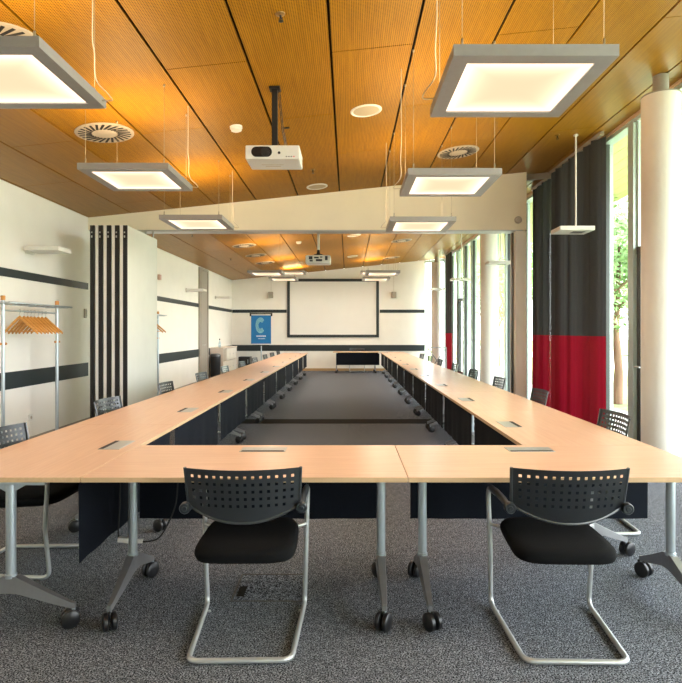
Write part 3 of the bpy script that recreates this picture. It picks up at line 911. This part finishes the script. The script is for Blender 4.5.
# ------------------------------------------------------------------ flat white box fixtures of unidentified use on the left wall and hanging on the right
def unit(x, y, z, label, rod):
    root = thing('pendant_box_unit' if rod else 'flat_box_unit', label, 'wall unit' if not rod else 'hanging unit', (x, y, z), 0, 'flat white units on the left wall' if not rod else 'flat white units on rods by the glazing')
    if rod:
        bm = NB(); box(bm, (.035, .16, .03), (.45, .36, .055), .004); body = mkobj('casing', bm, M['white'], root)
        bm = NB(); box(bm, (.10, .16, .0015), (.16, .14, .003)); mkobj('grille', bm, M['knob'], body)
        bm = NB(); cyl(bm, (.08, .16, .055), (.08, .16, ceil_z(x + .08) - z), .011, seg=10); lathe(bm, [(.03, ceil_z(x + .08) - z - .02), (.03, ceil_z(x + .08) - z - .001)], (.08, .16, 0), seg=14)
        mkobj('rod', bm, M['white'], root)
    else:
        bm = NB(); box(bm, (.265, .16, .03), (.45, .36, .055), .004); body = mkobj('casing', bm, M['white'], root)
        bm = NB(); box(bm, (.02, .16, .03), (.05, .16, .10), .003); mkobj('wall_bracket', bm, M['white'], root)
for y, l in ((7.5, 'nearest'), (15.0, 'middle'), (18.3, 'farthest')):
    unit(XL, y, 2.50, '%s flat white box unit fixed high on the left wall' % l, False)
for y, x, l in ((7.5, 2.95, 'nearest'), (11.2, 2.93, 'second'), (14.8, 2.87, 'third'), (18.3, 2.84, 'farthest')):
    unit(x, y, 2.765, '%s flat white box unit hanging on a thin rod by the glazing' % l, True)

# ------------------------------------------------------------------ curtains
def curtain(y0, y1, x, label, amp=.06, folds=9, seed=0, turn=0):
    rnd = random.Random(seed)
    root = thing('curtain', label, 'curtain', (x, (y0 + y1) / 2, 0), 0, 'grey and red floor length curtains')
    L_ = y1 - y0; n = folds * 20
    ph = [rnd.uniform(-.6, .6) for _ in range(folds + 2)]
    am = [rnd.uniform(.6, 1.2) for _ in range(folds + 2)]
    def prof(i, z):
        t = i / n; k = t * folds; ki = int(k)
        a = am[ki] * (1 - (k - ki)) + am[ki + 1] * (k - ki); p = ph[ki] * (1 - (k - ki)) + ph[ki + 1] * (k - ki)
        g = .75 + .25 * (1 - z / 4)
        e = min(1.0, t * 14, (1 - t) * 14)
        sx = e * g * (amp * (a * math.sin(2 * PI * k + p)) + .012 * math.sin(5.2 * PI * k + 2 * p) + .007 * math.sin(8.4 * PI * k + p))
        return (sx + (turn * max(0, 1 - t * L_ / .16) if turn else 0), -L_ / 2 + L_ * t + e * .3 * amp * math.sin(4 * PI * k + p), z)
    zt = ceil_z(x) - .055
    for nm, za, zb, mt in (('grey_cloth', 1.385, zt, 'curtain_grey'), ('red_cloth', .015, 1.385, 'curtain_red')):
        bm = NB(); g = []
        for j in range(9):
            z = za + (zb - za) * j / 8
            g.append([bm.verts.new(prof(i, z)) for i in range(n + 1)])
        for j in range(8):
            for i in range(n):
                f = bm.faces.new((g[j][i], g[j][i + 1], g[j + 1][i + 1], g[j + 1][i])); f.smooth = True
        mkobj(nm, bm, M[mt], root)
    bm = NB(); box(bm, (0, 0, zt + .025), (.05, L_ + .1, .05)); mkobj('curtain_rail', bm, M['doorgrey'], root)
curtain(7.66, 9.535, 3.36, 'grey curtain with red lower third on the near side of the glass panel', seed=1, folds=7, amp=.058, turn=.07)
curtain(9.61, 10.65, 3.43, 'grey and red curtain seen behind the glass panel', seed=2, folds=4, amp=.04)
curtain(18.75, 19.9, 3.38, 'grey and red curtain in the far corner beside the farthest column', seed=3, folds=5, amp=.04)

# ------------------------------------------------------------------ far wall things
sx0, sx1, sz0, sz1 = -2.22, 1.13, 1.22, 3.36
root = thing('projection_screen', 'large white projection screen in a black frame on the far wall', 'projection screen', (-.545, Y1 - .03, 1.22))
w, h = sx1 - sx0, sz1 - sz0
bm = NB(); box(bm, (0, .01, h / 2), (w - .2, .02, h - .2)); mkobj('screen_cloth', bm, M['screen'], root)
bm = NB(); box(bm, (0, 0, .05), (w, .05, .10), .006); box(bm, (0, 0, h - .05), (w, .05, .10), .006)
for s in (-1, 1): box(bm, (s * (w / 2 - .05), 0, h / 2), (.10, .05, h - .16), .006)
mkobj('screen_frame', bm, M['stripe'], root)
for x, l in ((-2.81, 'left'), (1.67, 'right')):
    root = thing('wall_loudspeaker', 'small grey loudspeaker on the far wall, %s of the screen' % l, 'loudspeaker', (x, Y1 - .09, 2.66), 0, 'small loudspeakers on the far wall')
    bm = NB(); box(bm, (0, 0, .11), (.17, .14, .22), .012); mkobj('cabinet', bm, M['knob'] if False else M['doorgrey'], root)
    bm = NB(); box(bm, (0, -.072, .11), (.14, .006, .19)); mkobj('grille', bm, M['doorgrey'], root)
    bm = NB(); box(bm, (0, .08, .11), (.05, .02, .08)); mkobj('bracket', bm, M['black'], root)
    bm = NB(); cyl(bm, (0, .08, .14), (0, .08, ceil_z(x) - 2.66), .004, seg=6); mkobj('cable', bm, M['offwhite'], root)

# flip chart with blue poster
FX, FY = -3.05, 20.2
root = thing('flip_chart', 'flip chart stand with a blue poster left of the screen', 'flip chart', (FX, FY, 0))
bm = NB(); box(bm, (0, .03, 1.50), (.72, .02, 1.06), .004); mkobj('board', bm, M['white'], root)
bm = NB(); box(bm, (0, .0, 2.06), (.80, .04, .04), .004)
for s in (-1, 1): box(bm, (s * .37, 0, 2.03), (.05, .05, .11), .004)
box(bm, (0, 0, .955), (.60, .08, .03), .004); mkobj('paper_clamp', bm, M['black'], root)
bm = NB(); box(bm, (0, .012, 1.505), (.70, .006, 1.0)); poster = mkobj('poster', bm, M['blue'], root)
bm = NB()                                    # broken ring shaped like an open letter
for ring, (ra, rb) in enumerate(((.205, .24), (.17, .198), (.135, .163), (.105, .128))):
    for k in range(44):
        a0 = math.radians(42 + (318 - 42) * k / 44); a1 = a0 + math.radians(276 / 44 * .8)
        q = []
        for (a, rr) in ((a0, ra), (a1, ra), (a1, rb), (a0, rb)):
            q.append(bm.verts.new((-.02 + rr * math.cos(a) * .72, .006, 1.655 + rr * math.sin(a) * 1.15)))
        bm.faces.new(q)
mkobj('ring_emblem', bm, M['paleblue'], poster)
bm = NB()
for i, wd in enumerate((.05, .03, .045, .04, .035, .05, .04)): box(bm, (-.14 + .048 * i, .006, 1.275), (wd * .8, .003, .045))
for i in range(9): box(bm, (-.09 + .027 * i, .006, 1.185), (.019, .003, .022))
mkobj('printed_lines', bm, M['printwhite'], poster)
bm = NB(); box(bm, (0, .008, .993), (.68, .012, .03)); mkobj('poster_foot', bm, M['white'], poster)
bm = NB(); cyl(bm, (0, .06, .06), (0, .06, 1.6), .018, seg=12); lathe(bm, [(.03, .70), (.03, .76)], (0, .06, 0), seg=12)
for k in range(5):
    a = 2 * PI * k / 5; cyl(bm, (0, .06, .09), (.32 * math.cos(a), .06 + .32 * math.sin(a), .03), .014, .010, seg=8)
    lathe(bm, [(.018, 0), (.018, .035)], (.32 * math.cos(a), .06 + .32 * math.sin(a), 0), seg=10)
mkobj('stand', bm, M['silver'], root)

# cabinet, bin, bottle, case
root = thing('low_cabinet', 'pale low cabinet with white compartments against the far left wall', 'cabinet', (-4.03, 18.75, 0))
bm = NB()
for s in (-1, 1): box(bm, (0, s * 1.08, .465), (.40, .025, .93), .003)
box(bm, (0, 0, .925), (.42, 2.2, .025), .003); box(bm, (0, 0, .05), (.38, 2.14, .1)); box(bm, (-.19, 0, .48), (.012, 2.13, .86))
mkobj('carcass', bm, M['cabinet'], root)
bm = NB(); box(bm, (.19, 0, .50), (.02, 2.135, .02))
for y in (-.53, 0, .53): box(bm, (.03, y, .49), (.33, .02, .85))
mkobj('shelf', bm, M['cabinet_front'], root)
for i, y in enumerate((-.80, -.265, .265, .80)):
    for j, z in enumerate((.30, .71)):
        if i == 0 and j == 1: continue
        bm = NB(); box(bm, (.185, y, z), (.018, .50, .37), .004); f = mkobj('door', bm, M['cabinet_front'], root)
        bm = NB(); cyl(bm, (.194, y + .2, z), (.215, y + .2, z), .009, seg=8); mkobj('knob', bm, M['silver'], f)
root = thing('waste_bin', 'tall black waste bin in front of the pale cabinet', 'bin', (-4.02, 17.48, 0))
bm = NB(); lathe(bm, [(.13, 0), (.15, .01), (.155, .68), (.150, .685)], seg=28); mkobj('bin_body', bm, M['rubber'], root)
bm = NB(); lathe(bm, [(.158, .685), (.158, .72), (.14, .76), (.08, .775), (.01, .776)], seg=28); mkobj('lid', bm, M['chair_plastic'], root)
root = thing('water_bottle', 'small clear bottle with dark cap on the pale cabinet', 'bottle', (-4.0, 17.95, .938))
bm = NB(); lathe(bm, [(.035, 0), (.04, .01), (.04, .14), (.016, .20), (.014, .24)], seg=18); mkobj('glass_body', bm, M['bottle'], root)
bm = NB(); lathe(bm, [(.017, .235), (.017, .275), (.004, .278)], seg=14); mkobj('cap', bm, M['black'], root)
root = thing('black_case', 'black equipment case on the floor behind the pale cabinet', 'case', (-3.65, 20.45, 0))
bm = NB(); box(bm, (0, 0, .29), (.40, .45, .52), .015); mkobj('case_body', bm, M['rubber'], root)
bm = NB(); tube(bm, fillet([(.14, -.235, .45), (.14, -.26, .45), (.14, -.26, .32), (.14, -.235, .32)], .01), .01, 8); mkobj('handle', bm, M['silver'], root)
for sx in (-1, 1):
    for sy in (-1, 1):
        bm = NB(); lathe(bm, [(.02, -.012), (.02, .012)], (sx * .15, sy * .17, .02), axis='x', seg=12); box(bm, (sx * .15, sy * .17, .03), (.05, .03, .015)); mkobj('wheel', bm, M['black'], root)

# crossed frame trolley near the far column
root = thing('folding_trolley', 'silver trolley frame with crossed braces before the farthest column', 'trolley', (2.72, 17.6, 0))
bm = NB()
for s in (-1, 1): cyl(bm, (s * .28, 0, .06), (s * .28, 0, .96), .016, seg=10)
for z in (.12, .95): cyl(bm, (-.28, 0, z), (.28, 0, z), .014, seg=10)
for s in (-1, 1): cyl(bm, (s * .28, -.2, .08), (s * .28, .2, .08), .014, seg=10)
mkobj('frame', bm, M['steelgrey'], root)
for s in (-1, 1):
    bm = NB(); cyl(bm, (-s * .27, .014 * s, .18), (s * .27, .014 * s, .92), .014, seg=8); mkobj('cross_brace', bm, M['steelgrey'], root)
for sx in (-1, 1):
    for sy in (-1, 1):
        bm = NB(); lathe(bm, [(.034, -.012), (.034, .012)], (sx * .28, sy * .18, .034), axis='x', seg=14); mkobj('wheel', bm, M['rubber'], root)

# ------------------------------------------------------------------ small wall fittings
def plate(name, label, cat, loc, size, mat, group=None):
    root = thing(name, label, cat, loc, 0, group)
    bm = NB(); box(bm, (0, 0, 0), size, min(size) * .2); p = mkobj('cover_plate', bm, mat, root)
    return root
o = plate('wall_socket', 'small white wall socket low on the left wall behind the coat rack', 'socket', (XL + .008, 7.7, .30), (.016, .085, .085), M['white'])
bm = NB(); lathe(bm, [(.022, .0075), (.022, .0095)], axis='x', seg=16); mkobj('socket_inset', bm, M['offwhite'], o)
o = plate('wall_switch', 'pale wall switch beside the folded panels', 'switch', (XL + .008, 9.3, 1.74), (.02, .07, .15), M['offwhite'])
bm = NB(); tube(bm, fillet([(.01, -.02, .05), (.035, -.02, .05), (.035, -.02, -.05), (.01, -.02, -.05)], .01), .006, 6); mkobj('grip', bm, M['port'], o)
o = plate('alarm_box', 'small dusty pink alarm box high on the left wall past the folded panels', 'alarm', (XL + .026, 12.9, 2.66), (.06, .12, .12), M['pink'])
root = thing('wall_sensor', 'small round sensor on the right end of the cream beam', 'sensor', (2.78, YB0, 3.27))
bm = NB(); lathe(bm, [(.06, 0), (.06, -.02), (.045, -.04), (.01, -.045)], axis='y', seg=20); mkobj('housing', bm, M['offwhite'], root)

# floor hatch and loose cables
root = thing('floor_hatch', 'square carpet covered floor hatch under the left front chair', 'floor hatch', (-.44, 3.27, 0))
bm = NB()
for s in (-1, 1): box(bm, (s * .19, 0, .002), (.008, .34, .004)); box(bm, (0, s * .17, .002), (.388, .008, .004))
mkobj('rim', bm, M['hatch'], root)
bm = NB(); box(bm, (0, 0, .0015), (.36, .32, .003)); mkobj('lid', bm, M['carpet'], root)
bm = NB(); box(bm, (-.15, -.06, .0045), (.04, .12, .003)); mkobj('cable_flap', bm, M['strip'], root)

root = thing('power_cable', 'black cable with pale connector hanging beside the left front table leg', 'cable', (-1.17, 3.24, 0))
def catmull(P, n=6):
    P = [Vector(p) for p in P]; out = []
    for k in range(len(P) - 1):
        p0, p1, p2, p3 = P[max(k - 1, 0)], P[k], P[k + 1], P[min(k + 2, len(P) - 1)]
        for j in range(n):
            u = j / n
            out.append(.5 * ((2 * p1) + (p2 - p0) * u + (2 * p0 - 5 * p1 + 4 * p2 - p3) * u * u + (3 * p1 - p0 - 3 * p2 + p3) * u ** 3))
    out.append(P[-1]); return out
bm = NB(); tube(bm, catmull([(.17, .15, .713), (.17, .14, .55), (.16, .11, .42), (.10, .06, .285), (.04, .035, .26), (-.02, .03, .262)]), .0045, 8)
tube(bm, catmull([(-.13, .03, .272), (-.142, .05, .32), (-.146, .08, .45), (-.148, .10, .60), (-.105, .11, .713)]), .0045, 8)
mkobj('cord', bm, M['black'], root)
bm = NB(); box(bm, (-.085, .03, .268), (.10, .03, .028), .006, rot=Matrix.Rotation(.1, 3, 'Y')); box(bm, (-.02, .03, .262), (.05, .022, .02), .004); mkobj('connector', bm, M['white'], root)

# ------------------------------------------------------------------ outdoors
bm = NB(); box(bm, (33, 20, -.15), (58, 160, .1))
struct('ground', bm, M['grass'], label='sunlit lawn outside the glazing', cat='lawn')
bm = NB(); box(bm, (12.2, 20, -.09), (2.6, 140, .02)); struct('path', bm, M['path'], label='pale path across the lawn', cat='path')
bm = NB(); box(bm, (4.5, 9, -.09), (1.6, 40, .02)); struct('terrace', bm, M['path'], label='paved strip along the glazing', cat='path')
bm = NB()
for k in range(7):
    xa = 3.78 + .25 * k; box(bm, (xa + .12, 9.0, 4.14), (.24, 27, .03))
box(bm, (4.65, 9.0, 4.20), (1.9, 27, .06), mi=1)
struct('roof_soffit', bm, [M['soffit'], M['void']], label='pale board soffit of the roof overhang outside', cat='roof')

def tree_meshes(seed, n_leaf, R, h0, h1, trunk):
    rnd = random.Random(seed)
    bm = NB(); tube(bm, [(0, 0, -.1), (.04, .02, h0 * .5), (.0, .05, h0), (.05, 0, h0 + (h1 - h0) * .5)], [trunk, trunk * .8, trunk * .65, trunk * .3], 10)
    for k in range(6):
        a = k * 1.05 + rnd.uniform(-.3, .3); z = h0 + (h1 - h0) * rnd.uniform(.02, .3)
        tube(bm, [(0, 0, z), (R * .4 * math.cos(a), R * .4 * math.sin(a), z + R * .35), (R * .7 * math.cos(a), R * .7 * math.sin(a), z + R * .6)], [trunk * .4, trunk * .25, trunk * .1], 6)
    me_t = bm
    bl = NB()
    cen = [(rnd.uniform(-.6, .6) * R, rnd.uniform(-.6, .6) * R, h0 + (h1 - h0) * rnd.uniform(.12, .92), R * rnd.uniform(.35, .6)) for _ in range(16)]
    for _ in range(n_leaf):
        cx, cy, cz, cr = rnd.choice(cen)
        d = Vector((rnd.gauss(0, 1), rnd.gauss(0, 1), rnd.gauss(0, 1))).normalized() * cr * rnd.uniform(.5, 1.05)
        p = Vector((cx, cy, cz)) + d
        a = Vector((rnd.gauss(0, 1), rnd.gauss(0, 1), rnd.gauss(0, 1))).normalized(); b_ = a.orthogonal().normalized()
        s = rnd.uniform(.05, .10)
        q = [bl.verts.new(p + a * s), bl.verts.new(p + b_ * s * .5), bl.verts.new(p - a * s), bl.verts.new(p - b_ * s * .5)]
        bl.faces.new(q)
    return me_t, bl
def tree(seed, n_leaf, R, h0, h1, trunk, loc, label):
    a, b = tree_meshes(seed, n_leaf, R, h0, h1, trunk)
    root = thing('tree', label, 'tree', loc, 0, 'trees on the lawn outside the glazing')
    mkobj('trunk', a, M['bark'], root); mkobj('crown', b, M['leaf'], root)
    return root
tree(1, 5500, 1.7, 1.5, 5.2, .11, (5.75, 12.3, -.1), 'small tree with slim trunk close outside the near window')
big = tree(2, 12000, 3.2, 1.6, 8.5, .2, (14.5, 24.0, -.1), 'broad green tree across the path, seen through the near window')
def more(loc, rz, s, label):
    o = copy_tree(big); o.location = loc; o.rotation_euler = (0, 0, rz); o.scale = (s, s, s); o['label'] = label
more((8.5, 31.0, -.1), 1.0, 1.0, 'green tree beyond the far end of the glazing')
more((17.0, 33.0, -.1), 2.0, 1.15, 'tall green tree behind the broad one')
more((12.0, 43.0, -.1), 2.9, 1.2, 'distant green tree past the far end of the room')
more((21.0, 27.0, -.1), .6, 1.1, 'distant green tree at the right behind the column')
more((6.6, 25.5, -.1), 4.0, .8, 'smaller tree near the glass strip of the far wall')

root = thing('bicycle', 'purple bicycle parked on the lawn beside the small tree', 'bicycle', (6.25, 12.7, -.1), 1.2)
for s in (-1, 1):
    bm = NB(); tube(bm, [(s * .5 + .33 * math.cos(2 * PI * k / 28), 0, .34 + .33 * math.sin(2 * PI * k / 28)) for k in range(28)], .016, 6, closed=True)
    for k in range(10): cyl(bm, (s * .5, 0, .34), (s * .5 + .32 * math.cos(PI * k / 5), 0, .34 + .32 * math.sin(PI * k / 5)), .002, seg=4)
    mkobj('wheel', bm, M['bike'], root)
bm = NB()
for a, b in (((-.5, 0, .34), (-.15, 0, .78)), ((-.5, 0, .34), (-.05, 0, .30)), ((-.05, 0, .30), (-.18, 0, .86)), ((-.05, 0, .30), (.36, 0, .74)), ((-.15, 0, .78), (.34, 0, .82)), ((.5, 0, .34), (.32, 0, .95))):
    cyl(bm, a, b, .014, seg=8)
mkobj('frame', bm, M['bike'], root)
bm = NB(); tube(bm, [(.25, -.25, .98), (.32, -.1, 1.0), (.32, .1, 1.0), (.25, .25, .98)], .012, 8); mkobj('handlebar', bm, M['black'], root)
bm = NB(); box(bm, (-.18, 0, .88), (.26, .12, .05), .02); mkobj('saddle', bm, M['black'], root)

# ------------------------------------------------------------------ light
w = bpy.data.worlds.new('overcast_sky'); scene.world = w; w.use_nodes = True
N = w.node_tree.nodes; L = w.node_tree.links
bg = N['Background']
tc = N.new('ShaderNodeTexCoord'); sp = N.new('ShaderNodeSeparateXYZ'); L.new(tc.outputs['Generated'], sp.inputs[0])
rp = N.new('ShaderNodeValToRGB'); L.new(sp.outputs[2], rp.inputs[0])
rp.color_ramp.elements[0].color = (.93, .97, 1.0, 1); rp.color_ramp.elements[1].color = (.82, .91, 1.0, 1)
L.new(rp.outputs[0], bg.inputs['Color'])
bg.inputs['Strength'].default_value = 8.0
# sun from behind the building: it lights the lawn and the trees, not the room
sl = bpy.data.lights.new('sun', 'SUN'); sl.energy = 22.0; sl.angle = .01; sl.color = (1.0, .95, .86)
so = bpy.data.objects.new('sun', sl); COL.objects.link(so); so.location = (-8, 0, 20)
so.rotation_euler = Vector((.68, .22, -.70)).to_track_quat('-Z', 'Y').to_euler()
# daylight portals over the glazing
def portal(y, sy):
    l = bpy.data.lights.new('daylight_portal', 'AREA'); l.shape = 'RECTANGLE'; l.size = sy; l.size_y = 4.1
    l.cycles.is_portal = True
    o = bpy.data.objects.new('daylight_portal', l); COL.objects.link(o)
    o.location = (XR + .35, y, 2.05); o.rotation_euler = (PI / 2, 0, PI / 2)
portal(3.0, 12.0); portal(15.0, 12.0)

# ------------------------------------------------------------------ camera
cam = bpy.data.cameras.new('camera'); co = bpy.data.objects.new('camera', cam); COL.objects.link(co)
co.location = (0, 0, CAM_Z); co.rotation_euler = (PI / 2, 0, 0)
cam.sensor_fit = 'HORIZONTAL'; cam.sensor_width = 36.0
cam.lens = 576.0 / 682.0 * 36.0
cam.shift_x = -7.0 / 682.0; cam.shift_y = -10.5 / 682.0
cam.clip_start = .05; cam.clip_end = 300
scene.camera = co
scene.view_settings.view_transform = 'Standard'
scene.view_settings.look = 'None'
scene.view_settings.exposure = 0.52
scene.cycles.max_bounces = 10
scene.cycles.diffuse_bounces = 6
scene.cycles.transparent_max_bounces = 16
scene.cycles.use_denoising = True
scene.cycles.sample_clamp_indirect = 8.0
